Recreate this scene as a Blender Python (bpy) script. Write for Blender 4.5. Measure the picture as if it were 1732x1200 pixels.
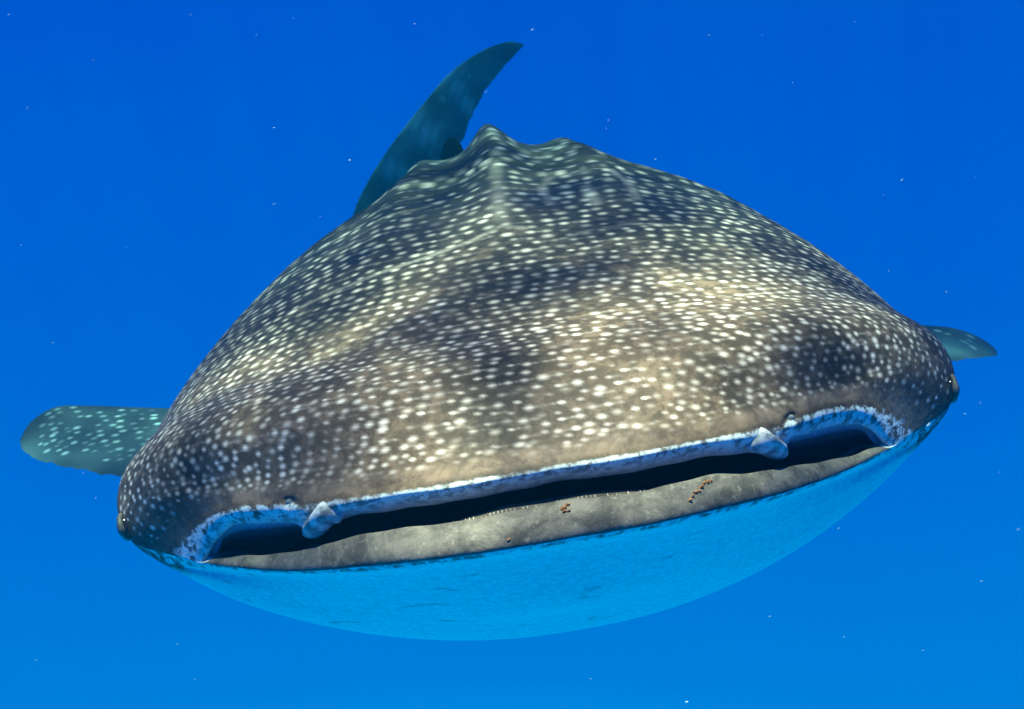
import bpy, bmesh, math, random
import numpy as np
from mathutils import Matrix, Vector

# ------------------------------------------------------------------ clear
for o in list(bpy.data.objects):
    bpy.data.objects.remove(o, do_unlink=True)
scene = bpy.context.scene
C = scene.collection

# ------------------------------------------------------------------ camera
PITCH, ROLL = math.radians(12), math.radians(9.5)
fw = Vector((0, math.cos(PITCH), -math.sin(PITCH)))
up0 = Vector((0, math.sin(PITCH), math.cos(PITCH)))
rt0 = Vector((1, 0, 0))
RIGHT = math.cos(ROLL) * rt0 - math.sin(ROLL) * up0
UP = math.sin(ROLL) * rt0 + math.cos(ROLL) * up0
cam_data = bpy.data.cameras.new('camera')
cam = bpy.data.objects.new('camera', cam_data)
C.objects.link(cam)
M = Matrix((RIGHT, UP, -fw)).transposed().to_4x4()
M.translation = Vector((-0.014, -1.052, 0.48))
cam.matrix_world = M
cam_data.sensor_width = 36
cam_data.lens = 36 * 1663 / 1732
cam_data.dof.use_dof = True
cam_data.dof.focus_distance = 1.38
cam_data.dof.aperture_fstop = 11
cam_data.clip_start = 0.02
cam_data.clip_end = 500
scene.camera = cam

# ------------------------------------------------------------------ world: open water, its unseen depths brightened to light the belly from below
world = bpy.data.worlds.new('World')
scene.world = world
world.use_nodes = True
nt = world.node_tree
nt.nodes.clear()
w_out = nt.nodes.new('ShaderNodeOutputWorld')
w_bg = nt.nodes.new('ShaderNodeBackground')
w_tc = nt.nodes.new('ShaderNodeTexCoord')
w_dot = nt.nodes.new('ShaderNodeVectorMath'); w_dot.operation = 'DOT_PRODUCT'
w_dot.inputs[1].default_value = (math.sin(ROLL), 0, math.cos(ROLL))
w_map = nt.nodes.new('ShaderNodeMapRange')
w_map.inputs['From Min'].default_value = -1; w_map.inputs['From Max'].default_value = 1
w_ramp = nt.nodes.new('ShaderNodeValToRGB')
WATER = [(-1.0, (.000, .730, 1.2)), (-.70, (.000, .370, .82)), (-.50, (.000, .176, .51)), (-.30, (.000, .134, .495)), (-.10, (.000, .094, .48)),
         (.10, (.000, .062, .45)), (.40, (.000, .058, .40)), (1.0, (.00, .12, .34))]
el = w_ramp.color_ramp.elements
while len(el) < len(WATER):
    el.new(.5)
for e, (z, c) in zip(el, WATER):
    e.position = (z + 1) / 2
for e, (z, c) in zip(el, WATER):
    e.position = (z + 1) / 2; e.color = (*c, 1)
nt.links.new(w_tc.outputs['Generated'], w_dot.inputs[0])
nt.links.new(w_dot.outputs['Value'], w_map.inputs['Value'])
nt.links.new(w_map.outputs['Result'], w_ramp.inputs['Fac'])
nt.links.new(w_ramp.outputs['Color'], w_bg.inputs['Color'])
w_bg.inputs['Strength'].default_value = .455
nt.links.new(w_bg.outputs['Background'], w_out.inputs['Surface'])

# ------------------------------------------------------------------ sun, refracted steeply down through the surface
sun_data = bpy.data.lights.new('sun', 'SUN')
sun_data.energy = 5.0
sun_data.color = (1.0, .475, .325)
sun_data.angle = math.radians(.8)
sun = bpy.data.objects.new('sun', sun_data)
C.objects.link(sun)
sun.location = (0, 0, 9)
SUN_FROM = Vector((.03, -.06, 1.0)).normalized()
sun.rotation_euler = (-SUN_FROM).to_track_quat('-Z', 'Y').to_euler()

# ------------------------------------------------------------------ exposure, sampling
vs = scene.view_settings
vs.view_transform = 'Standard'
vs.look = 'None'
vs.exposure = 1.68
vs.gamma = 1
vs.use_curve_mapping = False
scene.render.engine = 'CYCLES'
scene.cycles.use_denoising = True
scene.cycles.max_bounces = 6
scene.cycles.diffuse_bounces = 3
scene.cycles.volume_bounces = 0
scene.cycles.transparent_max_bounces = 8
scene.cycles.sample_clamp_indirect = 4
scene.cycles.volume_step_rate = 4

rng = np.random.default_rng(11)
random.seed(5)


# ------------------------------------------------------------------ helpers
def tag(o, label=None, cat=None, group=None, kind=None):
    if label: o['label'] = label
    if cat: o['category'] = cat
    if group: o['group'] = group
    if kind: o['kind'] = kind
    return o


def link(name, me, mat=None, parent=None):
    o = bpy.data.objects.new(name, me)
    C.objects.link(o)
    if parent is not None:
        o.parent = parent
    if mat is not None and me is not None and not me.materials:
        me.materials.append(mat)
    return o


def grid_mesh(name, V, quads):
    me = bpy.data.meshes.new(name)
    nv, nf = len(V), len(quads)
    me.vertices.add(nv)
    me.vertices.foreach_set('co', np.ascontiguousarray(V, np.float32).ravel())
    me.loops.add(nf * 4)
    me.loops.foreach_set('vertex_index', np.ascontiguousarray(quads, np.int32).ravel())
    me.polygons.add(nf)
    me.polygons.foreach_set('loop_start', np.arange(0, nf * 4, 4, dtype=np.int32))
    me.polygons.foreach_set('loop_total', np.full(nf, 4, np.int32))
    me.update(calc_edges=True)
    me.validate()
    me.polygons.foreach_set('use_smooth', np.ones(len(me.polygons), bool))
    return me


def attr(me, name, values):
    a = me.attributes.new(name, 'FLOAT', 'POINT')
    a.data.foreach_set('value', np.ascontiguousarray(values, np.float32).ravel())


def smooth(a, b, x):
    t = np.clip((x - a) / (b - a), 0, 1)
    return t * t * (3 - 2 * t)


class Nodes:
    """small wrapper that makes node graphs readable"""
    def __init__(self, name):
        self.mat = bpy.data.materials.new(name)
        self.mat.use_nodes = True
        self.t = self.mat.node_tree
        self.t.nodes.clear()
        self.out = self.t.nodes.new('ShaderNodeOutputMaterial')

    def put(self, sock, v):
        if isinstance(v, bpy.types.NodeSocket):
            self.t.links.new(v, sock)
        elif isinstance(v, tuple) and len(v) == 3 and sock.type == 'RGBA':
            sock.default_value = (*v, 1)
        else:
            sock.default_value = v

    def attr(self, name):
        n = self.t.nodes.new('ShaderNodeAttribute'); n.attribute_name = name
        return n.outputs['Fac']

    def coord(self, scale=(1, 1, 1)):
        n = self.t.nodes.new('ShaderNodeTexCoord')
        m = self.t.nodes.new('ShaderNodeMapping')
        m.inputs['Scale'].default_value = scale
        self.t.links.new(n.outputs['Object'], m.inputs['Vector'])
        return m.outputs['Vector']

    def noise(self, scale, detail=3, rough=.55, vec=None, distort=0):
        n = self.t.nodes.new('ShaderNodeTexNoise')
        n.inputs['Scale'].default_value = scale
        n.inputs['Detail'].default_value = detail
        n.inputs['Roughness'].default_value = rough
        n.inputs['Distortion'].default_value = distort
        if vec is not None:
            self.t.links.new(vec, n.inputs['Vector'])
        return n.outputs['Fac']

    def voronoi(self, scale, vec=None, rand=1.0):
        n = self.t.nodes.new('ShaderNodeTexVoronoi')
        n.inputs['Scale'].default_value = scale
        n.inputs['Randomness'].default_value = rand
        if vec is not None:
            self.t.links.new(vec, n.inputs['Vector'])
        return n.outputs['Distance']

    def step(self, v, a, b, lo=0.0, hi=1.0):
        n = self.t.nodes.new('ShaderNodeMapRange'); n.interpolation_type = 'SMOOTHSTEP'
        self.put(n.inputs['Value'], v)
        n.inputs['From Min'].default_value = a; n.inputs['From Max'].default_value = b
        n.inputs['To Min'].default_value = lo; n.inputs['To Max'].default_value = hi
        return n.outputs['Result']

    def math(self, op, a, b=0.0, clamp=False):
        n = self.t.nodes.new('ShaderNodeMath'); n.operation = op; n.use_clamp = clamp
        self.put(n.inputs[0], a); self.put(n.inputs[1], b)
        return n.outputs[0]

    def mix(self, f, a, b):
        n = self.t.nodes.new('ShaderNodeMix'); n.data_type = 'RGBA'
        self.put(n.inputs[0], f); self.put(n.inputs[6], a); self.put(n.inputs[7], b)
        return n.outputs[2]

    def bump(self, h, strength, dist, normal=None):
        n = self.t.nodes.new('ShaderNodeBump')
        n.inputs['Strength'].default_value = strength
        n.inputs['Distance'].default_value = dist
        self.put(n.inputs['Height'], h)
        if normal is not None:
            self.t.links.new(normal, n.inputs['Normal'])
        return n.outputs['Normal']

    def principled(self, col, rough=.5, spec=.3, normal=None, sss=0):
        n = self.t.nodes.new('ShaderNodeBsdfPrincipled')
        self.put(n.inputs['Base Color'], col)
        self.put(n.inputs['Roughness'], rough)
        self.put(n.inputs['Specular IOR Level'], spec)
        if normal is not None:
            self.t.links.new(normal, n.inputs['Normal'])
        self.t.links.new(n.outputs['BSDF'], self.out.inputs['Surface'])
        return self.mat

def pchip(xk,yk,x):
    xk=np.asarray(xk,float); yk=np.asarray(yk,float); x=np.asarray(x,float)
    h=np.diff(xk); sh=(-1,)+(1,)*(yk.ndim-1)
    h_=h.reshape(sh); dl=np.diff(yk,axis=0)/h_
    m=np.zeros_like(yk)
    if len(xk)>2:
        w1=(2*h[1:]+h[:-1]).reshape(sh); w2=(h[1:]+2*h[:-1]).reshape(sh)
        a,b=dl[:-1],dl[1:]; ok=a*b>0
        with np.errstate(all='ignore'):
            mm=(w1+w2)/(w1/np.where(ok,a,1)+w2/np.where(ok,b,1))
        m[1:-1]=np.where(ok,mm,0)
    m[0]=dl[0]; m[-1]=dl[-1]
    i=np.clip(np.searchsorted(xk,x,side='right')-1,0,len(xk)-2)
    t=((x-xk[i])/h[i]).reshape((-1,)+(1,)*(yk.ndim-1)); hh=h[i].reshape(t.shape)
    t2,t3=t*t,t*t*t
    return (2*t3-3*t2+1)*yk[i]+(t3-2*t2+t)*hh*m[i]+(-2*t3+3*t2)*yk[i+1]+(t3-t2)*hh*m[i+1]
def catmull(xk,yk,x):
    # smooth C1 (finite-difference tangents) for rings along the body
    xk=np.asarray(xk,float); yk=np.asarray(yk,float)
    sh=(-1,)+(1,)*(yk.ndim-1)
    h=np.diff(xk).reshape(sh); dl=np.diff(yk,axis=0)/h
    m=np.empty_like(yk); m[0]=dl[0]; m[-1]=dl[-1]
    m[1:-1]=(dl[:-1]*h[1:]+dl[1:]*h[:-1])/(h[1:]+h[:-1])
    i=np.clip(np.searchsorted(xk,x,side='right')-1,0,len(xk)-2)
    hh=h[i]; t=((x-xk[i]).reshape(sh))/hh
    t2,t3=t*t,t*t*t
    return (2*t3-3*t2+1)*yk[i]+(t3-2*t2+t)*hh*m[i]+(-2*t3+3*t2)*yk[i+1]+(t3-t2)*hh*m[i+1]

NU,NL=300,150      # samples per half, upper / lower
def sgrid(n): return np.sin(np.linspace(0,math.pi/2,n+1))
def tabring(xs,ys,zs,s,k=.982):
    xs=np.array(xs)*k; W=xs[-1]
    Y=pchip(xs/W,np.array(ys),s); Z=pchip(xs/W,np.array(zs),s)
    return np.stack([W*s,Y,Z],-1)
def suring(W,ys,zs,yc,zc,n,m,q,s):
    r=np.clip(1-s**n,0,1)
    return np.stack([W*s, ys+(yc-ys)*(1-s**q), zs+(zc-zs)*r**(1/m)],-1)
def build_rings(nu=NU,nl=NL):
    su,sl=sgrid(nu),sgrid(nl)
    U=[];L=[]
    def S(W,ys,zs,yu,zu,nu_,mu,yl,zl,nl_,ml,q=2.2):
        U.append(suring(W,ys,zs,yu,zu,nu_,mu,q,su)); L.append(suring(W,ys,zs,yl,zl,nl_,ml,q,sl))
    # inside of the mouth
    S(.20,1.10,-.06, 1.10,.02,2,2, 1.10,-.12,2,2)
    S(.46,.50,-.05, .36,.085,3,2, .30,-.075,4,2)
    # fold behind the lip / inner ridge of the lower jaw
    U.append(tabring([0,.1144,.2352,.2967,.3250,.3489,.3933,.4456,.4850,.506],[.150,.1575,.1896,.2155,.2290,.2413,.2663,.2982,.3233,.337],[.0774,.0749,.0600,.0429,.0238,.0159,.0087,.0000,-.0144,-.042],su))
    L.append(tabring([0,.0433,.0944,.1470,.2271,.3354,.4409,.506],[.083,.0841,.0899,.1023,.1342,.1977,.2745,.337],[.0492,.0495,.0443,.0341,.0194,-.0070,-.0353,-.042],sl))
    # groove behind the lip
    U.append(tabring([0,.1141,.2344,.2953,.3232,.3416,.3897,.4520,.4919,.512],[.145,.1523,.1836,.2088,.2240,.2420,.2730,.3100,.3270,.333],[.0672,.0647,.0539,.0410,.0300,.0460,.0480,.0400,.0080,-.041],su))
    L.append(tabring([0,.0935,.2249,.3328,.4386,.512],[.070,.0771,.1228,.1883,.2676,.333],[.0453,.0426,.0234,-.0026,-.0299,-.041],sl))
    # lip edge
    U.append(tabring([0,.1126,.2316,.2745,.3062,.3230,.3345,.3471,.3860,.4486,.4889,.515],[.125,.1327,.1656,.1838,.1989,.2074,.2140,.2213,.2443,.2841,.3105,.327],[.0569,.0541,.0431,.0341,.0195,.0113,.0207,.0299,.0278,.0183,-.0062,-.039],su))
    L.append(tabring([0,.0494,.0923,.2058,.2737,.3596,.4586,.515],[.056,.0576,.0633,.1018,.1396,.1989,.2773,.327],[.0557,.0551,.0522,.0413,.0221,-.0024,-.0272,-.039],sl))
    # crest of the upper lip / bottom of the lower-lip band
    U.append(tabring([0,.1081,.2235,.2828,.3145,.3328,.3566,.4393,.4919,.534],[.080,.0887,.1257,.1556,.1739,.1854,.2009,.2590,.2977,.328],[.0881,.0851,.0739,.0628,.0540,.0574,.0554,.0426,.0154,-.045],su))
    L.append(tabring([0,.0836,.2605,.3539,.4458,.534],[.028,.0341,.1079,.1741,.2493,.328],[.0205,.0187,-.0035,-.0217,-.0355,-.045],sl))
    # pale strip above the lip / chin
    U.append(tabring([0,.1464,.3117,.4422,.523,.580],[.092,.1093,.1835,.2718,.325,.365],[.1021,.0964,.0776,.0601,.0200,-.042],su))
    L.append(tabring([0,.0882,.2742,.4036,.490,.545,.568,.580],[.065,.0720,.1520,.2500,.318,.352,.363,.365],[-.0090,-.0115,-.0360,-.0540,-.0640,-.0640,-.056,-.042],sl))
    # where the spots begin / under the chin
    U.append(tabring([0,.1492,.3162,.4692,.585,.650],[.122,.1383,.2082,.300,.372,.425],[.1253,.1211,.1025,.0755,.0460,-.034],su))
    L.append(suring(.6383,.425,-.034,.150,-.112,2.8,2,1.5,sl))
    S(.682,.49,.000, .20,.176,2.3,2.0, .27,-.195,2.1,2)
    S(.700,.67,.010, .40,.225,2.4,2.0, .45,-.320,2.2,2)
    S(.718,.90,.010, .75,.292,2.4,2.05, .78,-.420,2.1,2)
    S(.730,1.25,.010, 1.15,.352,2.35,2.05, 1.20,-.470,2.1,2)
    S(.718,1.70,.020, 1.65,.412,2.25,1.9, 1.70,-.470,2.1,2)
    S(.640,2.20,.030, 2.18,.455,2.0,1.6, 2.2,-.440,2.0,2)
    S(.560,2.70,.030, 2.70,.480,2.0,1.5, 2.7,-.400,2.0,2)
    S(.480,3.25,.030, 3.25,.440,2.0,1.6, 3.25,-.340,2.0,2)
    S(.370,3.90,.030, 3.90,.400,2.0,1.7, 3.9,-.270,2.0,2)
    S(.250,4.60,.030, 4.60,.270,2.0,1.8, 4.6,-.180,2.0,2)
    S(.150,5.30,.030, 5.30,.160,2.0,2.0, 5.3,-.090,2.0,2)
    S(.070,5.80,.030, 5.80,.110,2.0,2.0, 5.8,-.050,2.0,2)
    return U,L
def spine(y):
    xo=pchip([-2,.3,1.2,2.0,2.7,3.4,4.2,5.0,5.8,7],[0,0,.015,.035,.03,-.08,-.35,-.62,-.72,-.72],y)
    zo=pchip([-2,2.4,2.8,3.4,4.2,5.0,5.8,7],[0,0,-.02,-.16,-.36,-.46,-.48,-.48],y)
    return xo,zo
def ridges(P,upper=True):
    # longitudinal keels on the back: centre keel and a pair beside it
    x,y=P[...,0],P[...,1]
    a=pchip([-2,.5,1.2,2.0,2.6,3.4,5,7],[0,0,.018,.052,.082,.055,.02,0],y.ravel()).reshape(y.shape)
    wc=.070; xr=.265; wr=.07
    c=np.exp(-(x/wc)**2); r=np.exp(-((x-xr)/wr)**2)+np.exp(-((x+xr-.06)/(wr+.045))**2)
    P=P.copy(); P[...,2]+=a*(1.0*c+.62*r); return P
def body(Nt=700,nu=NU,nl=NL):
    U,L=build_rings(nu,nl); U=np.array(U);L=np.array(L)
    # parameter: chord length of the upper centre + side
    c=.6*np.linalg.norm(np.diff(U[:,0],axis=0),axis=1)+.4*np.linalg.norm(np.diff(U[:,nu*2//3],axis=0),axis=1)
    k=np.concatenate([[0],np.cumsum(c)])
    # sampling density: fine on lips and head
    iw=np.linspace(0,len(k)-1,4001); kt=np.interp(iw,np.arange(len(k)),k)
    UM=catmull(k,U[:,nu//2],kt)
    ds=np.linalg.norm(np.diff(UM,axis=0),axis=1)
    dist=np.maximum(.6,np.abs(UM[1:,1]+1.05))
    dens=ds/dist*np.where(kt[1:]<k[2],.3,1.)
    cum=np.concatenate([[0],np.cumsum(dens)]); cum/=cum[-1]
    t=np.interp(np.linspace(0,1,Nt),cum,kt)
    PU=catmull(k,U,t); PL=catmull(k,L,t)
    PU=ridges(PU)
    # mirror to full rings: upper from right corner over the top to left corner, then lower back
    def full(PU,PL):
        R=PU[:,::-1]; Lf=PU[:,1:]*np.array([-1,1,1]); B=PL[:,-2::-1]*np.array([-1,1,1]); B2=PL[:,1:-1]
        return np.concatenate([R,Lf,B,B2],1)
    P=full(PU,PL)
    x,y,z=P[...,0].copy(),P[...,1].copy(),P[...,2].copy()
    # brow swelling that carries the eye
    e=np.exp(-(((y-.46)/.085)**2+((z+.005)/.06)**2))*np.clip(np.abs(x)-.5,0,.1)/.1
    P[...,0]+=np.sign(x)*.014*e
    # lips are never ruler-straight
    lw=np.exp(-((t-k[4])/.035)**2)[:,None]
    P[...,2]+=lw*(.0010*np.sin(23*x+1.3)+.0009*np.sin(41*x+.4)+.0006*np.sin(97*x))
    P[...,1]+=lw*(.0020*np.sin(31*x+2.1)+.0012*np.sin(67*x))
    # fine cross folds on the hump of the back
    hm=np.exp(-((y-1.95)/.55)**2)*(z>.05)
    P[...,2]+=hm*(.0045*np.sin(2*math.pi*y/.115+3.0*np.abs(x)+1.2*np.sin(9*x))+.003*np.sin(2*math.pi*y/.067+7*x))
    # nostril pits beside the barbels
    wq=np.interp(t,k,np.arange(len(k)))[:,None]
    for sx in (-1,1):
        r_=np.sqrt(((x-sx*.338)/.014)**2+((wq-5.5)/.42)**2)*(1.0)
        up=(np.arange(P.shape[1])<2*nu+1)[None]
        P[...,1]+=np.where(up,.006*np.exp(-r_**2*1.6)-.0015*np.exp(-((r_-1.2)/.4)**2),0)
    # five gill slits above each pectoral fin
    for n in range(5):
        yc=1.18+.085*n
        gs=np.exp(-((y-yc-.15*(z+.05))/.012)**2)*np.exp(-((z+.02)/.15)**4)*(np.abs(x)>.45)
        P[...,0]-=np.sign(x)*.014*gs
    # slight twist: the throat hangs a little to one side
    P[...,0]+=np.where(z<-.15,-.09*(z+.15),0)*np.exp(-((y-.6)/.9)**2)
    # soften the line where upper and lower skin meet behind the mouth corner
    wr_=np.interp(t,k,np.arange(len(k)))
    wt=np.clip((wr_-4.7)/.8,0,1)[:,None,None]
    for c0 in (0,2*nu):
        half=46; cols=(c0+np.arange(-half,half+1))%P.shape[1]
        Q=P[:,cols].copy(); tap=(np.cos(np.linspace(-math.pi/2,math.pi/2,len(cols)))**.5)[None,:,None]
        for _ in range(160):
            M_=Q.copy(); M_[:,1:-1]=.5*Q[:,1:-1]+.25*(Q[:,:-2]+Q[:,2:]); Q=Q+(M_-Q)*tap*wt
        P[:,cols]=Q
    xo,zo=spine(P[...,1].ravel()); P[...,0]+=xo.reshape(P.shape[:2]); P[...,2]+=zo.reshape(P.shape[:2])
    return P,t,k


# ------------------------------------------------------------------ materials
def mat_skin():
    g = Nodes('whale_shark_skin')
    P = g.coord()
    blot = g.noise(2.6, 3, .6, g.coord((1.0, .55, 1.0)), .6)         # broad blotches of the back
    mot = g.noise(16, 4, .6, P, .5)
    fine = g.noise(120, 3, .6, P)
    front = g.attr('front'); spot = g.attr('spot'); back = g.attr('back'); band = g.attr('band')
    mouth = g.attr('mouth'); lip = g.attr('lip'); edge = g.attr('edge')
    b = g.step(g.math('ADD', g.math('MULTIPLY', blot, .6), g.math('MULTIPLY', g.attr('dapple_tone'), .40)), .34, .64)
    m = g.step(mot, .30, .70)
    net = g.step(g.noise(46, 5, .7, g.coord((.8, .8, 1.0)), 0.25), .45, .62)      # brown-black marbling between the spots
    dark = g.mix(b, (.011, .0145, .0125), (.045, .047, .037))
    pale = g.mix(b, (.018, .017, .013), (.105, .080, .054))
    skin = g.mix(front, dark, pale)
    skin = g.mix(g.math('MULTIPLY', net, g.math('MULTIPLY', g.step(front, 0.0, .5), .62)), skin, g.mix(b, (.068, .058, .043), (.27, .20, .132)))
    skin = g.mix(g.math('MULTIPLY', m, g.math('MULTIPLY', front, .40)), skin, (.030, .030, .025))
    sp = g.math('MULTIPLY', spot, g.math('MULTIPLY', g.step(g.noise(7, 3, .6, P), .30, .62, .45, 1.15), g.step(b, 0.0, 1.0, .66, 1.15)))  # spots brighten and dim with the dapple put into the skin colour
    spotc = g.mix(g.noise(30, 2, .5, P), (.72, .67, .58), (.95, .88, .76))
    skin = g.mix(g.math('MINIMUM', sp, 1.0), skin, spotc)
    # tan band above the upper lip
    bandc = g.mix(g.step(g.noise(13, 6, .72, P, .5), .36, .66), (.075, .060, .045), (.275, .205, .142))
    bandc = g.mix(g.step(g.noise(75, 3, .6, g.coord((.6, 1, 1)), .3), .56, .70, 0, .55), bandc, (.07, .062, .052))
    skin = g.mix(band, skin, bandc)
    # white lips and belly, their border broken by dark flecks
    fl = g.noise(62, 4, .65, g.coord((1.0, 1.0, 1.3)), .35)
    white = g.mix(g.step(fine, .35, .75), (.50, .64, .66), (.70, .80, .80))
    fleck = g.math('MULTIPLY', g.step(fl, .45, .60), edge)
    white = g.mix(fleck, white, (.075, .075, .068))
    sf = g.noise(17, 3, .6, g.coord((.6, 1.0, 2.2)), .4)
    white = g.mix(g.math('MULTIPLY', g.step(sf, .62, .72), .55), white, (.16, .19, .20))
    k = g.math('ADD', back, g.math('MULTIPLY', g.math('SUBTRACT', fl, .5), g.math('MULTIPLY', edge, 1.3)))
    skin = g.mix(g.step(k, .30, .70), white, skin)
    # lower lip: grey, worn
    lipc = g.mix(g.step(g.noise(20, 6, .72, g.coord((1, 1, 1.3)), .3), .34, .66), (.058, .058, .052), (.165, .158, .135))
    lipc = g.mix(g.step(g.noise(110, 3, .6, P, .2), .58, .70, 0, .5), lipc, (.26, .25, .215))
    lk = g.math('ADD', lip, g.math('MULTIPLY', g.math('SUBTRACT', fl, .5), .35))
    skin = g.mix(g.step(lk, .42, .58), skin, lipc)
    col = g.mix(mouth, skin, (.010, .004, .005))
    n1 = g.bump(fine, .35, .002)
    n2 = g.bump(mot, .4, .006, n1)
    return g.principled(col, .52, g.math('MULTIPLY', g.math('SUBTRACT', 1.0, mouth), .11), n2)


def mat_fin(name, bands):
    g = Nodes(name)
    P = g.coord()
    base = g.mix(g.step(g.noise(3.0, 3, .6, P, .6), .35, .65), (.011, .019, .024), (.036, .054, .062))
    if bands:
        base = g.mix(g.step(g.noise(2.2, 5, .7, g.coord((1.0, 1.0, 1.6)), .5), .40, .66, 0, .9), (.015, .023, .022), (.075, .105, .095))
    spot = g.attr('spot')
    col = g.mix(g.attr('pale'), base, (.20, .28, .25) if bands else (.038, .068, .080))
    col = g.mix(spot, col, (.36, .44, .45))
    return g.principled(col, .5, .25, g.bump(g.noise(60, 3, .6, P), .3, .004))


def mat_plain(name, c0, c1, scale, rough=.5, spec=.3, b=.3):
    g = Nodes(name)
    P = g.coord()
    n = g.noise(scale, 4, .6, P, .4)
    return g.principled(g.mix(g.step(n, .35, .65), c0, c1), rough, spec, g.bump(n, b, .002))


SKIN = mat_skin()
FIN = mat_fin('fin_skin', False)
TAIL = mat_fin('tail_fin_skin', True)
FLAP = mat_plain('nasal_flap_skin', (.16, .19, .19), (.60, .67, .67), 60, .6, .2, .2)
NOSTRIL = mat_plain('nostril_skin', (.06, .08, .085), (.20, .24, .25), 45, .7, .1, .1)
HOLLOW = mat_plain('nostril_hollow', (.10, .125, .13), (.26, .31, .32), 70, .7, .1, .1)
DARK = mat_plain('dark_fin_skin', (.002, .003, .003), (.008, .010, .010), 40, .9, .0)
EYE = mat_plain('eyeball', (.004, .004, .006), (.016, .017, .02), 30, .12, .6, .05)
EYERIM = mat_plain('eye_rim_skin', (.05, .055, .05), (.14, .135, .115), 80)
TOOTH = mat_plain('tooth_enamel', (.62, .60, .52), (.9, .88, .8), 90, .3, .5)
PARASITE = mat_plain('parasite_shell', (.13, .045, .012), (.42, .18, .05), 220, .45, .4)
SNOW = mat_plain('plankton_flake', (.28, .52, .64), (.42, .70, .80), 300, .6, .2)



# ------------------------------------------------------------------ whale shark
shark = link('whale_shark', None)
shark.empty_display_size = .3
tag(shark, 'huge spotted whale shark swimming head-on with its wide mouth slightly open', 'whale shark')

P, tt, kk = body(880)
NT, NR = P.shape[:2]
nup = 2 * NU + 1                                   # samples of the upper arc in a ring
S = np.concatenate([sgrid(NU)[::-1], sgrid(NU)[1:], sgrid(NL)[-2::-1], sgrid(NL)[1:-1]])
is_up = np.arange(NR) < nup
ringw = np.interp(tt, kk, np.arange(len(kk)))      # ring number of each sampled ring
Wg = np.repeat(ringw[:, None], NR, 1)
Sg = np.repeat(S[None], NT, 0)
Ug = np.repeat(is_up[None], NT, 0)
xo, zo = spine(P[..., 1].ravel())
X = P[..., 0] - xo.reshape(NT, NR); Y = P[..., 1]; Z = P[..., 2] - zo.reshape(NT, NR)

# --- spots: rows that follow the rings, small and dense on the snout, larger and sparser down the back
spot = np.zeros((NT, NR), np.float32)
def spacing(y):
    return np.interp(y, [.15, .4, .8, 1.2, 1.8, 2.4, 3.2, 4.5], [.0190, .0222, .0295, .0385, .055, .076, .10, .10])
def elong(y):                                      # spots and rows stretch along the body further back
    return np.interp(y, [.15, .4, .66, 1.2, 1.8], [.75, 1.0, 1.25, 1.75, 2.1])
cy = NU                                            # column of the dorsal midline
def splat(i, j, r, amp, stretch=1.0, soft=.45):
    p = P[i, j]
    di = int(np.ceil(r * 2.2 / max(np.linalg.norm(P[min(i + 1, NT - 1), j] - p), 1e-4))) + 1
    dj = int(np.ceil(r * stretch * 1.5 / max(np.linalg.norm(P[i, min(j + 1, nup - 1)] - P[i, max(j - 1, 0)]) / 2, 1e-4))) + 1
    i0, i1, j0, j1 = max(0, i - di), min(NT, i + di + 1), max(0, j - dj), min(nup, j + dj + 1)
    q = P[i0:i1, j0:j1] - p
    d = np.sqrt((q[..., 0] / stretch) ** 2 + q[..., 1] ** 2 + q[..., 2] ** 2) / r
    v = amp * (1 - smooth(soft, 1.25, d))
    spot[i0:i1, j0:j1] = np.maximum(spot[i0:i1, j0:j1], v)
arc_mid = np.concatenate([[0], np.cumsum(np.linalg.norm(np.diff(P[:, NU // 2 + 60], axis=0), axis=1))])
i_start = int(np.searchsorted(ringw, 6.22))
pos, row = arc_mid[i_start], 0
while True:
    i = int(np.searchsorted(arc_mid, pos))
    if i >= NT - 30: break
    arc = np.concatenate([[0], np.cumsum(np.linalg.norm(np.diff(P[i, :nup], axis=0), axis=1))])
    s0 = spacing(P[i, cy, 1])
    last = None
    a = (row % 2) * .55 * s0 + rng.uniform(0, .25) * s0
    while a < arc[-1]:
        j = int(np.searchsorted(arc, a + rng.normal(0, .10) * s0))
        j = min(max(j, 0), nup - 1)
        ii = i + int(round(rng.normal(0, .13) * s0 / max(np.linalg.norm(P[min(i + 1, NT - 1), j] - P[i, j]), 1e-4)))
        ii = min(max(ii, 0), NT - 1)
        if S[j] < .985 and rng.random() > .04:
            amp = rng.choice([.25, .50, .80, 1.0], p=[.14, .22, .28, .36])
            e = float(elong(P[i, cy, 1])); rx = s0 * rng.uniform(.28, .47)
            splat(ii, j, rx * .78 * e * rng.uniform(.85, 1.1), amp * float(np.interp(P[i, cy, 1], [.4, 1.2, 2.4], [1, .72, .40])), 1.28 / e, .0)
            if last is not None and rng.random() < .34:   # neighbours run together into a streak
                for f in (.25, .5, .75):
                    jm = int(round(last + (j - last) * f))
                    splat(ii, jm, rx * .5 * e, amp * rng.uniform(.12, .32) * float(np.interp(P[i, cy, 1], [.4, 1.2, 2.4], [1, .8, .6])), 1.6 / e, .0)
            last = j
        a += s0 * rng.uniform(1.0, 1.35)
    pos += s0 * .95 * float(elong(P[i, cy, 1]))
    row += 1
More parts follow.
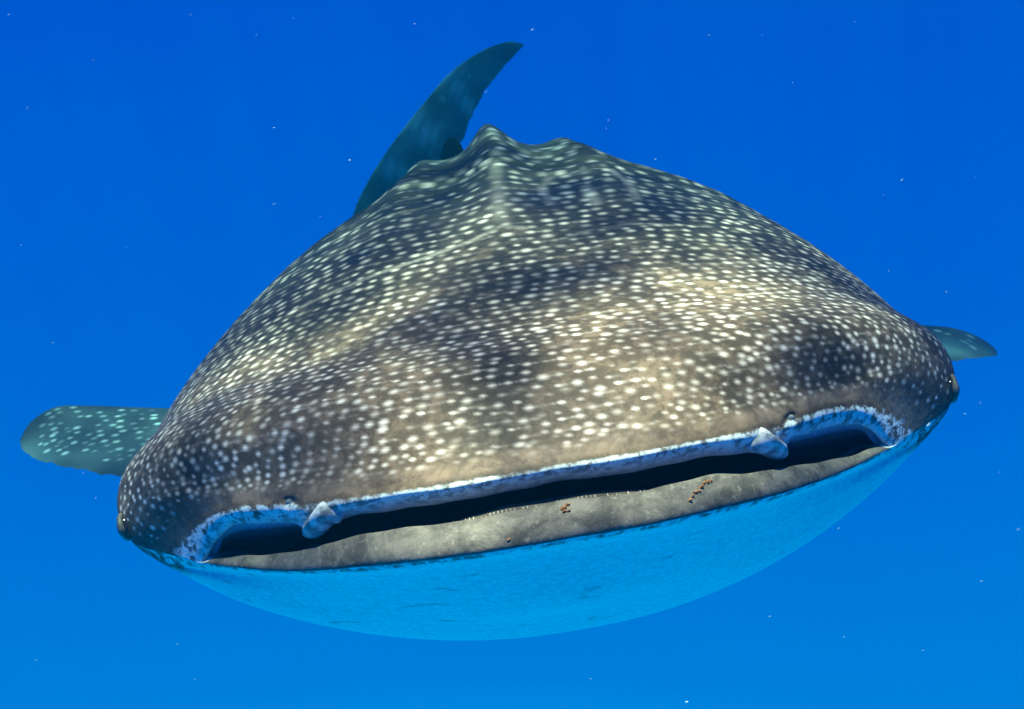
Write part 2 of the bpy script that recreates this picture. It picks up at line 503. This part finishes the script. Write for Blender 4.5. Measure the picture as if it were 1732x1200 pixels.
# --- pale lines: hooked bar and chevrons beside the dorsal keel, broken cross bars further back
def stroke(pts, r, amp):
    pts = np.array(pts, float)
    for a, b in zip(pts[:-1], pts[1:]):
        n = max(2, int(np.linalg.norm(b - a) / (r * .5)))
        for f in np.linspace(0, 1, n):
            x, y = a + (b - a) * f
            i = int(np.argmin(np.abs(Y[:, cy] - y)))
            j = int(np.argmin(np.abs(X[i, :nup] - x)))
            splat(i, j, r, amp * random.uniform(.45, 1.0), 1.0, .1)
stroke([(.11, 1.05), (.10, 1.25), (.13, 1.40), (.20, 1.44), (.28, 1.38), (.30, 1.22), (.29, 1.02)], .016, .32)
stroke([(.20, 1.00), (.20, 1.22)], .018, .30)
stroke([(0, .90), (-.06, .85), (-.15, .80), (-.28, .74), (-.40, .70)], .013, .30)
stroke([(0, .90), (.05, .86)], .016, .4)
stroke([(0, .92), (0, 1.2), (.0, 1.6)], .022, .16)
stroke([(.10, .76), (.16, .80), (.24, .81), (.32, .79)], .010, .35)
for y in np.arange(1.1, 4.6, .17):
    for sx in (-1, 1):
        x = .12 + random.uniform(0, .2)
        while x < .55:
            l = random.uniform(.08, .22)
            stroke([(sx * x, y + random.uniform(-.03, .03)), (sx * (x + l), y + random.uniform(-.04, .04))], .011, random.uniform(.15, .34))
            x += l + random.uniform(.06, .3)

# --- zones of colour
wb = 5.30 + .50 * smooth(.80, 1.0, Sg)
back_up = smooth(wb - .5, wb + .6, Wg)
flank = smooth(.45, .85, Y)
back_lo = np.maximum(smooth(-.24, -.05, Z) * flank, .62 * smooth(.72, .95, Sg) * smooth(5.9, 7.0, Wg))
back = np.where(Ug, back_up, back_lo)
edge = np.where(Ug, (.85 + .15 * smooth(.5, .75, Sg)) * np.exp(-((Wg - wb + .25) / (.55 + .75 * smooth(.62, .9, Sg))) ** 2),
                np.maximum(np.exp(-((Wg - 5.15) / .16) ** 2), .9 * np.exp(-((Wg - 6.4) / 1.6) ** 2) * smooth(.86, .97, Sg)))
band = np.where(Ug, smooth(5.4, 6.1, Wg) * (1 - smooth(6.2, 6.8, Wg)), 0) * .85
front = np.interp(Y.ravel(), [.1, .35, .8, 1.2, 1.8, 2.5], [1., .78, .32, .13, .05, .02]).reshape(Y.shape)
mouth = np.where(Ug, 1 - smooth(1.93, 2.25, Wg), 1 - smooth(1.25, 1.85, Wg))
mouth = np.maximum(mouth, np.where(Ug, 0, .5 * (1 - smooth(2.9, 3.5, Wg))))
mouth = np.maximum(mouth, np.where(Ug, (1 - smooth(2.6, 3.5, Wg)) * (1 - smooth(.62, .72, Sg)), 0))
lip = np.where(Ug, 0, (1 - smooth(4.85, 5.15, Wg)) * smooth(1.6, 2.0, Wg) * (1 - smooth(.965, .995, Sg)))
DAPPLE_TONES = [(-.01, .57, .069, -1.0), (-.28, .84, .102, -1.0), (-.39, .72, .064, -.9), (.45, .31, .051, -.9), (.51, .98, .11, -.9), (.17, .81, .10, -.7), (-.18, 1.41, .117, -.8), (-.51, .35, .043, -.9), (-.02, .22, .047, -.5), (.60, 1.27, .084, -.6), (-.27, .31, .034, -.4), (.25, .22, .039, -.3),
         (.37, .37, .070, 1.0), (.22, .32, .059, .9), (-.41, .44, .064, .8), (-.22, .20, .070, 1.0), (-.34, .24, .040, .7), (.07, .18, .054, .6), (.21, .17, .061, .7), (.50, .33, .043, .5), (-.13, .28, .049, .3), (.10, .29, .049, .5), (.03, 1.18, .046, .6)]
dapple_tone = np.full(Y.shape, .5)
for (tx, ty, tr, tv) in DAPPLE_TONES:                     # dappled sunlight, mixed with natural blotching, put into the skin colour
    dapple_tone += .5 * tv * np.exp(-((X - tx) / (1.45 * tr)) ** 2 - ((Y - ty) / (tr * (1.2 + 1.4 * min(1, ty)))) ** 2)
dapple_tone = np.clip(dapple_tone - .22 * smooth(.45, .9, Y), 0, 1)
spot *= np.where(Ug, smooth(6.0, 6.4, Wg), 0)

idx = np.arange(NT * NR).reshape(NT, NR)
nxt = np.roll(idx, -1, 1)
quads = np.stack([idx[:-1], nxt[:-1], nxt[1:], idx[1:]], -1).reshape(-1, 4)
# close throat and tail with a centre vertex each
V = P.reshape(-1, 3)
me = grid_mesh('body', V, quads)
for n, v in (('spot', spot), ('back', back), ('edge', edge), ('band', band), ('front', front), ('mouth', mouth), ('lip', lip), ('dapple_tone', dapple_tone)):
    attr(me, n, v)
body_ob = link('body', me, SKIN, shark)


def surface_at(x, w, upper=True):
    """point and outward normal of the body skin at lateral x on ring number w"""
    i = int(np.argmin(np.abs(ringw - w)))
    cols = np.where(is_up == upper)[0]
    j = cols[int(np.argmin(np.abs(X[i, cols] - x)))]
    p = P[i, j]
    a = P[min(i + 2, NT - 1), j] - P[max(i - 2, 0), j]
    b = P[i, (j + 2) % NR] - P[i, (j - 2) % NR]
    n = np.cross(b, a); n /= np.linalg.norm(n)
    c = P[i].mean(0) + np.array([0, .25, 0])
    if n @ (p - c) < 0: n = -n
    return Vector(p), Vector(n)


# ------------------------------------------------------------------ fins
def fin(name, lead, trail, thick, mat, parent, ns=70, nc=36, spots=None, pale=None, bend=0.0):
    """lead / trail: matching 3-D polylines from root to tip; a lens section between them"""
    lead, trail = np.array(lead, float), np.array(trail, float)
    def res(c):
        k = np.concatenate([[0], np.cumsum(np.linalg.norm(np.diff(c, axis=0), axis=1))]); k /= k[-1]
        return catmull(k, c, np.linspace(0, 1, ns) ** .9)
    A, B = res(lead), res(trail)
    fe = np.linspace(0, 1, ns)
    worn = (.004 * np.sin(47 * fe + 1) + .003 * np.sin(83 * fe) + .0025 * np.sin(139 * fe + 2)) * np.sin(math.pi * fe)
    B = B + (B - A) / np.maximum(np.linalg.norm(B - A, axis=1, keepdims=True), 1e-6) * worn[:, None]
    ch = (B - A)
    span = np.gradient((A + B) / 2, axis=0)
    nrm = np.cross(span, ch); nl = np.linalg.norm(nrm, axis=1, keepdims=True)
    nrm = nrm / np.maximum(nl, 1e-9)
    good = (nl[:, 0] > 1e-5); nrm[~good] = nrm[good][-1]
    c = (1 - np.cos(np.linspace(0, math.pi, nc))) / 2
    prof = 2.6 * (np.sqrt(c) * .42 - .18 * c - .24 * c ** 2) * (1 - c) ** .25
    prof = np.maximum(prof, 0)
    f = np.linspace(0, 1, ns)
    th = thick * (1 - .82 * f) * np.minimum(1, np.linalg.norm(ch, axis=1) / .08)
    mid = A[:, None] + ch[:, None] * c[None, :, None]
    mid = mid + nrm[:, None] * (bend * f ** 2)[:, None, None]
    off = nrm[:, None] * (th[:, None] * prof[None])[..., None]
    top, bot = mid + off, mid - off
    ring = np.concatenate([top, bot[:, -2:0:-1]], 1)
    n = ring.shape[1]
    ix = np.arange(ns * n).reshape(ns, n); nx = np.roll(ix, -1, 1)
    q = np.stack([ix[:-1], ix[1:], nx[1:], nx[:-1]], -1).reshape(-1, 4)
    me = grid_mesh(name, ring.reshape(-1, 3), q)
    cc = np.concatenate([c, c[-2:0:-1]])
    F_, C_ = np.meshgrid(f, cc, indexing='ij')
    sp = np.zeros_like(F_); pl = np.zeros_like(F_)
    if spots:
        for (sf, sc, r, a) in spots:
            kf = int(np.clip(sf * (ns - 1), 0, ns - 1)); kc = int(np.argmin(np.abs(c - sc)))
            d = np.linalg.norm(ring - top[kf, kc], axis=-1) / r
            sp = np.maximum(sp, a * (1 - smooth(.45, 1.2, d)))
    if pale is not None:
        pl = pale(F_, C_)
    attr(me, 'spot', sp); attr(me, 'pale', pl)
    return link(name, me, mat, parent)


def fin_spots(n_f, n_c, r, seed, lo=.1, hi=.75, keep=.9):
    rd = random.Random(seed); out = []
    for a in range(n_f):
        for b in range(n_c):
            if rd.random() > keep: continue
            f = (a + .5 + (b % 2) * .5 + rd.uniform(-.2, .2)) / n_f
            c = lo + (hi - lo) * (b + .5 + rd.uniform(-.25, .25)) / n_c
            if f < .86: out.append((f, c, r * rd.uniform(.75, 1.2), rd.uniform(.15, .7)))
    return out


# pectoral fins: leading edge low and forward, trailing edge high and behind
lf = fin('pectoral_fin',
         [(-.50, 1.95, -.25), (-.80, 1.96, -.200), (-1.098, 1.95, -.147), (-1.214, 1.95, -.123), (-1.338, 1.95, -.097), (-1.437, 1.93, -.081), (-1.485, 1.88, -.100), (-1.497, 1.80, -.136)],
         [(-.50, 1.25, -.33), (-.868, 1.35, -.251), (-1.051, 1.42, -.203), (-1.199, 1.50, -.180), (-1.311, 1.58, -.170), (-1.395, 1.66, -.166), (-1.465, 1.74, -.151), (-1.497, 1.80, -.137)],
         .035, FIN, shark, ns=160, nc=110, spots=fin_spots(26, 11, .0100, 3, .03, .86, .72),
         pale=lambda f, c: smooth(.35, 1.0, c) * .8)
lf['label'] = 'spotted pectoral fin reaching out level into open water'
rf = fin('pectoral_fin',
         [(.50, 2.05, -.22), (.90, 2.1, -.260), (1.223, 2.1, -.296), (1.359, 2.1, -.326), (1.437, 2.1, -.347), (1.495, 2.1, -.375), (1.538, 2.08, -.407), (1.549, 2.05, -.427), (1.532, 2.0, -.433)],
         [(.50, 1.35, -.24), (.80, 1.45, -.270), (.996, 1.55, -.296), (1.154, 1.65, -.326), (1.246, 1.72, -.346), (1.346, 1.80, -.372), (1.446, 1.90, -.405), (1.497, 1.95, -.421), (1.532, 2.0, -.434)],
         .035, FIN, shark, ns=120, nc=80, spots=fin_spots(9, 5, .016, 8, .15, .7, .45),
         pale=lambda f, c: smooth(.35, .6, c) * .9 * (1 - smooth(.80, .95, c)))
rf['label'] = 'pale plain pectoral fin mostly hidden behind the head'

# tail fin: the tail has swung over, so its blade is seen almost from the side
PSI = math.radians(28)
def tp(a, z): return (-.70 + a * math.cos(PSI), 5.35 + a * math.sin(PSI), z)
lead = [tp(*q) for q in [(-.27, -.30), (-.262, -.10), (-.231, .073), (-.166, .231), (-.044, .387), (.128, .56), (.306, .712), (.483, .852), (.662, .984), (.858, 1.077), (1.051, 1.132), (1.182, 1.139), (1.264, 1.112)]]
trail = [tp(*q) for q in [(.10, -.34), (.20, -.15), (.30, .03), (.395, .191), (.475, .29), (.539, .364), (.645, .516), (.712, .604), (.799, .725), (.914, .852), (1.04, .954), (1.164, 1.043), (1.262, 1.108)]]
tail = fin('tail_fin', lead, trail, .035, TAIL, shark, ns=150, nc=60,
           spots=[(.50, .28, .022, .6), (.50, .34, .018, .3), (.30, .62, .02, .5), (.74, .42, .016, .35), (.36, .3, .022, .3), (.62, .25, .03, .2), (.44, .6, .02, .25)],
           pale=lambda f, c: (.62 + .34 * np.sin(37 * f + 9 * c) * np.sin(23 * c + 11 * f)) * np.clip(np.exp(-((f - .70 + .06 * c) / .035) ** 2) + np.exp(-((f - .51 + .05 * c) / .045) ** 2) * (1 - smooth(.4, .8, c)) + np.exp(-((f - .36 + .08 * c) / .035) ** 2), 0, 1))
tail['label'] = 'dark sickle-shaped tail fin with faint pale bars'
lower = [tp(*q) for q in [(-.25, .02), (-.20, -.25), (-.10, -.45), (.06, -.62), (.25, -.74)]]
lowert = [tp(*q) for q in [(.10, .02), (.08, -.20), (.10, -.38), (.16, -.56), (.251, -.745)]]
fin('tail_fin_lobe', lower, lowert, .03, TAIL, shark, ns=50, nc=24)

# first dorsal fin: only its dark tip clears the back
fin('dorsal_fin',
    [(-.02, 3.30, .24), (-.05, 3.46, .36), (-.075, 3.62, .46), (-.093, 3.74, .525), (-.103, 3.80, .548)],
    [(-.30, 4.15, .00), (-.25, 4.10, .18), (-.22, 4.06, .34), (-.20, 4.02, .48), (-.165, 3.96, .545)],
    .05, DARK, shark, ns=60, nc=30)

# ------------------------------------------------------------------ eyes
def ico(name, r, sub, mat, parent, loc, scale=(1, 1, 1), rot=None, jitter=0):
    bm = bmesh.new()
    bmesh.ops.create_icosphere(bm, subdivisions=sub, radius=r)
    if jitter:
        for v in bm.verts: v.co *= 1 + random.uniform(-jitter, jitter)
    for v in bm.verts:
        v.co = Vector((v.co.x * scale[0], v.co.y * scale[1], v.co.z * scale[2]))
    for f in bm.faces: f.smooth = True
    me = bpy.data.meshes.new(name); bm.to_mesh(me); bm.free()
    o = link(name, me, mat, parent)
    o.location = loc
    if rot is not None: o.rotation_euler = rot
    return o


def torus(name, R, r, mat, parent, loc, normal, squash=1.0, nR=28, nr=10, wob=0.0):
    t = np.linspace(0, 2 * math.pi, nR, endpoint=False); q = np.linspace(0, 2 * math.pi, nr, endpoint=False)
    T, Q = np.meshgrid(t, q, indexing='ij')
    rr = r * (1 + wob * np.sin(2 * T + 1) + wob * .6 * np.sin(5 * T))
    V = np.stack([(R + rr * np.cos(Q)) * np.cos(T), (R + rr * np.cos(Q)) * np.sin(T) * squash, rr * np.sin(Q)], -1).reshape(-1, 3)
    ix = np.arange(nR * nr).reshape(nR, nr); a = np.roll(ix, -1, 0); b = np.roll(ix, -1, 1); ab = np.roll(a, -1, 1)
    me = grid_mesh(name, V, np.stack([ix, a, ab, b], -1).reshape(-1, 4))
    o = link(name, me, mat, parent)
    o.location = loc
    o.rotation_mode = 'QUATERNION'
    o.rotation_quaternion = Vector(normal).to_track_quat('Z', 'Y')
    return o


for sx in (-1, 1):
    c = Vector((sx * .668, .455, -.014))
    e = ico('eye', .020, 3, EYE, shark, c, (.75, 1.0, 1.0))
    rim = torus('eye_rim', .0195, .0045, EYERIM, e, (sx * .004, 0, 0), (sx, -.15, -.12), 1.0, 30, 10, .12)
    rim.parent = e

# ------------------------------------------------------------------ nostrils and nasal barbels
def barbel(sx):
    root, n = surface_at(sx * .285, 5.0)
    edge_p, n2 = surface_at(sx * .322, 4.1)
    tip = edge_p + Vector((sx * .000, -.010, -.001))
    pts = [root + Vector((-sx * .040, .024, .012)), root + Vector((-sx * .004, .002, -.004)), root.lerp(tip, .6) + Vector((0, -.004, 0)), tip]
    k = np.linspace(0, 1, 4); c = catmull(k, np.array([tuple(p) for p in pts]), np.linspace(0, 1, 18))
    rad = np.interp(np.linspace(0, 1, 18), [0, .3, .7, .92, 1], [.010, .0185, .0165, .0105, .001])
    d = np.gradient(c, axis=0); d /= np.linalg.norm(d, axis=1, keepdims=True)
    e1 = np.array([1.0, 0, 0]) - d * d[:, :1]; e1 /= np.linalg.norm(e1, axis=1, keepdims=True)
    e2 = np.cross(d, e1)
    q = np.linspace(0, 2 * math.pi, 20, endpoint=False)
    wob = 1 + .05 * np.sin(3 * q[None] + np.linspace(0, 5, 18)[:, None])
    ring = c[:, None] + (rad[:, None] * wob)[..., None] * (np.cos(q)[None, :, None] * e1[:, None] + .46 * np.sin(q)[None, :, None] * e2[:, None])
    ix = np.arange(18 * 20).reshape(18, 20); nx = np.roll(ix, -1, 1)
    me = grid_mesh('barbel', ring.reshape(-1, 3), np.stack([ix[:-1], nx[:-1], nx[1:], ix[1:]], -1).reshape(-1, 4))
    return link('barbel', me, FLAP, body_ob)


for sx in (-1, 1):
    barbel(sx)
    p, n = surface_at(sx * .338, 5.5)
    ico('nostril', .0080, 3, HOLLOW, body_ob, p - n * .0022, (1.0, .55, .62), jitter=.05)

# ------------------------------------------------------------------ tooth band in the groove behind the lower lip
tb = bmesh.new()
for r in range(3):
    for x in np.arange(-.165, .165, .0042):
        if random.random() < .45 or abs(math.sin(x * 37 + r)) < .25: continue
        p, n = surface_at(x + random.uniform(-.001, .001), 2.25 + .25 * r, False)
        m = Matrix.Translation(p + Vector((0, -.001, .001))) @ Matrix.Rotation(random.uniform(-.5, .5), 4, 'Z')
        bmesh.ops.create_cone(tb, cap_ends=True, segments=5, radius1=.0010, radius2=.0004, depth=.0024, matrix=m)
me = bpy.data.meshes.new('tooth_band'); tb.to_mesh(me); tb.free()
to = link('tooth_band', me, TOOTH, body_ob)
to['kind'] = 'stuff'

# ------------------------------------------------------------------ small parasites clinging to the lower lip
def parasite(label, x, w, lens, size):
    p0, n0 = surface_at(x, w, False)
    bm = bmesh.new()
    for (dx, dw, sc) in lens:
        p, n = surface_at(x + dx, w - dw, False)
        m = Matrix.Translation(p - p0 + n * size * .25) @ Matrix.Rotation(random.uniform(-.9, -.2), 4, 'Y') @ Matrix.Diagonal((sc * 1.8, sc * .7, sc * .8, 1))
        bmesh.ops.create_icosphere(bm, subdivisions=2, radius=size, matrix=m)
    for v in bm.verts: v.co += Vector((random.uniform(-1, 1), 0, random.uniform(-1, 1))) * size * .12
    for f in bm.faces: f.smooth = True
    me = bpy.data.meshes.new('parasite'); bm.to_mesh(me); bm.free()
    o = link('parasite', me, PARASITE)
    o.location = p0
    tag(o, label, 'parasite', 'parasites on the lower lip')
parasite('rust-brown jagged row of parasites on the lower lip near the mouth corner', .185, 4.45,
         [(-.017, -.16, 1), (-.011, -.10, .8), (-.006, -.02, 1), (-.001, 0, .8), (.004, .10, 1.1), (.009, .12, .8), (.014, .17, 1), (.018, .14, .7)], .0023)
parasite('small rust-brown parasite clump at the middle of the lower lip', .018, 4.30, [(0, 0, 1), (.002, .07, .8), (-.002, -.05, .7), (.001, -.09, .6)], .0028)
parasite('tiny pale orange parasite in the tooth groove above the brown clump', .008, 3.6, [(0, 0, 1), (.002, .02, .7)], .0024)
parasite('faint reddish parasite speck low on the lower lip', -.052, 4.72, [(0, 0, 1), (-.002, -.02, .6)], .0016)

# ------------------------------------------------------------------ plankton drifting in the water
def flake(seed):
    rd = random.Random(seed)
    bm = bmesh.new()
    bmesh.ops.create_icosphere(bm, subdivisions=1, radius=1)
    sc = (rd.uniform(.9, 1.5), rd.uniform(.35, .6), rd.uniform(.25, .5))
    for v in bm.verts:
        k = 1 + rd.uniform(-.3, .3)
        v.co = Vector((v.co.x * sc[0] * k, v.co.y * sc[1] * k, v.co.z * sc[2] * k + .25 * v.co.x * v.co.x))
    me = bpy.data.meshes.new('plankton_speck'); bm.to_mesh(me); bm.free()
    me.materials.append(SNOW)
    return me
FLAKES = [flake(s) for s in range(5)]
SPECKS = [(-0.32, -0.332, 0.558, 0.00132), (-0.244, -0.398, 0.573, 0.0006), (-0.35, -0.252, 0.636, 0.0009), (-0.184, -0.373, 0.594, 0.00077), (-0.136, -0.417, 0.569, 0.00073), (-0.138, -0.249, 0.6, 0.00073), (-0.22, 0.009, 0.535, 0.00148), (-0.224, -0.05, 0.459, 0.00166), (-0.139, -0.067, 0.489, 0.00116), (-0.133, -0.339, 0.451, 0.00102), (-0.419, -0.182, 0.463, 0.00103), (0.039, -0.312, 0.556, 0.00136), (-0.002, -0.364, 0.516, 0.0008), (0.073, -0.397, 0.484, 0.00092), (0.078, -0.343, 0.479, 0.00067), (-0.15, 0.014, 0.49, 0.00125), (0.163, -0.036, 0.44, 0.00145), (0.408, -0.047, 0.379, 0.00169), (0.387, -0.05, 0.367, 0.00097), (0.265, -0.353, 0.346, 0.00137), (0.332, -0.295, 0.311, 0.00112), (0.339, -0.137, 0.535, 0.00106), (0.444, -0.084, -0.057, 0.00178), (0.316, -0.023, 0.002, 0.00213), (0.231, -0.01, -0.098, 0.00247), (0.32, -0.407, 0.157, 0.00101), (0.271, -0.147, -0.058, 0.0012), (0.108, -0.114, -0.122, 0.00176), (-0.406, -0.197, 0.231, 0.00128), (-0.335, -0.361, 0.299, 0.00103), (0.345, -0.213, 0.175, 0.00213), (0.3, -0.405, 0.254, 0.00098), (0.486, 0.017, 0.097, 0.00108), (-0.602, -0.017, 0.002, 0.00134), (-0.376, -0.176, 0.068, 0.00091), (0.168, -0.3, 0.533, 0.0007), (0.323, 0.004, 0.493, 0.00124), (-0.05, -0.164, 0.592, 0.00081), (-0.393, -0.009, 0.439, 0.00099), (0.494, -0.026, 0.367, 0.00099), (-0.408, -0.196, 0.376, 0.00083), (-0.341, -0.243, 0.063, 0.00106), (0.348, -0.151, -0.085, 0.0012), (0.008, -0.234, -0.006, 0.00087), (0.328, -0.369, 0.186, 0.0007), (0.208, -0.297, 0.527, 0.0007)]
for i, (x, y, z, r) in enumerate(SPECKS):
    o = bpy.data.objects.new('plankton_speck', FLAKES[i % 5])
    C.objects.link(o)
    o.location = (x, y, z)
    o.scale = (r * .75,) * 3
    o.rotation_euler = (random.uniform(-.4, .4), random.uniform(-.7, .1), random.uniform(-.4, .4))
    tag(o, 'tiny pale plankton speck drifting in the open blue water', 'plankton', 'plankton specks in the water')

# ------------------------------------------------------------------ unseen sea-surface sheet added overhead; its patterned transparency dapples the sunlight
DAPPLE = (1.3, 5.8, 0.0)
NX, NY = 90, 110
xs, ys = np.meshgrid(np.linspace(-5, 5, NX), np.linspace(-4, 8, NY), indexing='ij')
zs = 3.9 + .05 * np.sin(1.9 * xs + .7 * ys) + .04 * np.sin(2.7 * ys - 1.1 * xs + 1) + .02 * np.sin(5.1 * xs + 3.3 * ys)
ix = np.arange(NX * NY).reshape(NX, NY)
me = grid_mesh('water', np.stack([xs, ys, zs], -1).reshape(-1, 3), np.stack([ix[:-1, :-1], ix[1:, :-1], ix[1:, 1:], ix[:-1, 1:]], -1).reshape(-1, 4))
g = Nodes('sea_surface_dapple')
wv = g.coord((1.0, .75, 1.0))
wv.node.inputs['Location'].default_value = DAPPLE
broad = g.step(g.noise(3.3, 2, .5, wv, .6), .30, .68, .34, 1.45)
n = g.t.nodes.new('ShaderNodeTexVoronoi'); n.feature = 'SMOOTH_F1'; n.inputs['Scale'].default_value = 4.4; n.inputs['Smoothness'].default_value = .6
n2_ = g.t.nodes.new('ShaderNodeVectorMath'); n2_.operation = 'ADD'
nv = g.t.nodes.new('ShaderNodeTexNoise'); nv.inputs['Scale'].default_value = 2.2
g.t.links.new(wv, nv.inputs['Vector']); g.t.links.new(nv.outputs['Color'], n2_.inputs[0]); g.t.links.new(wv, n2_.inputs[1])
g.t.links.new(n2_.outputs['Vector'], n.inputs['Vector'])
lines = g.step(n.outputs['Distance'], .25, .75, .80, 1.55)
amount = g.math('MULTIPLY', broad, lines)
tb_ = g.t.nodes.new('ShaderNodeBsdfTransparent')
g.t.links.new(amount, tb_.inputs['Color'])
g.t.links.new(tb_.outputs['BSDF'], g.out.inputs['Surface'])
surf = link('water', me, g.mat)
tag(surf, 'unseen sea-surface sheet added overhead to dapple the sunlight', 'water', kind='structure')

# ------------------------------------------------------------------ the water itself
bm = bmesh.new()
bmesh.ops.create_cube(bm, size=1, matrix=Matrix.Translation((0, 3.2, -.25)) @ Matrix.Diagonal((9, 11.4, 3.3, 1)))
me = bpy.data.meshes.new('haze'); bm.to_mesh(me); bm.free()
g = Nodes('sea_water')
v = g.t.nodes.new('ShaderNodeVolumePrincipled')
v.inputs['Density'].default_value = .38
v.inputs['Color'].default_value = (.0, .028, .050, 1)
v.inputs['Absorption Color'].default_value = (.0, .76, .92, 1)
v.inputs['Anisotropy'].default_value = .3
g.t.links.new(v.outputs['Volume'], g.out.inputs['Volume'])
hz = link('haze', me, g.mat)
tag(hz, 'clear blue sea water that fades the far tail and fins', 'water', kind='stuff')
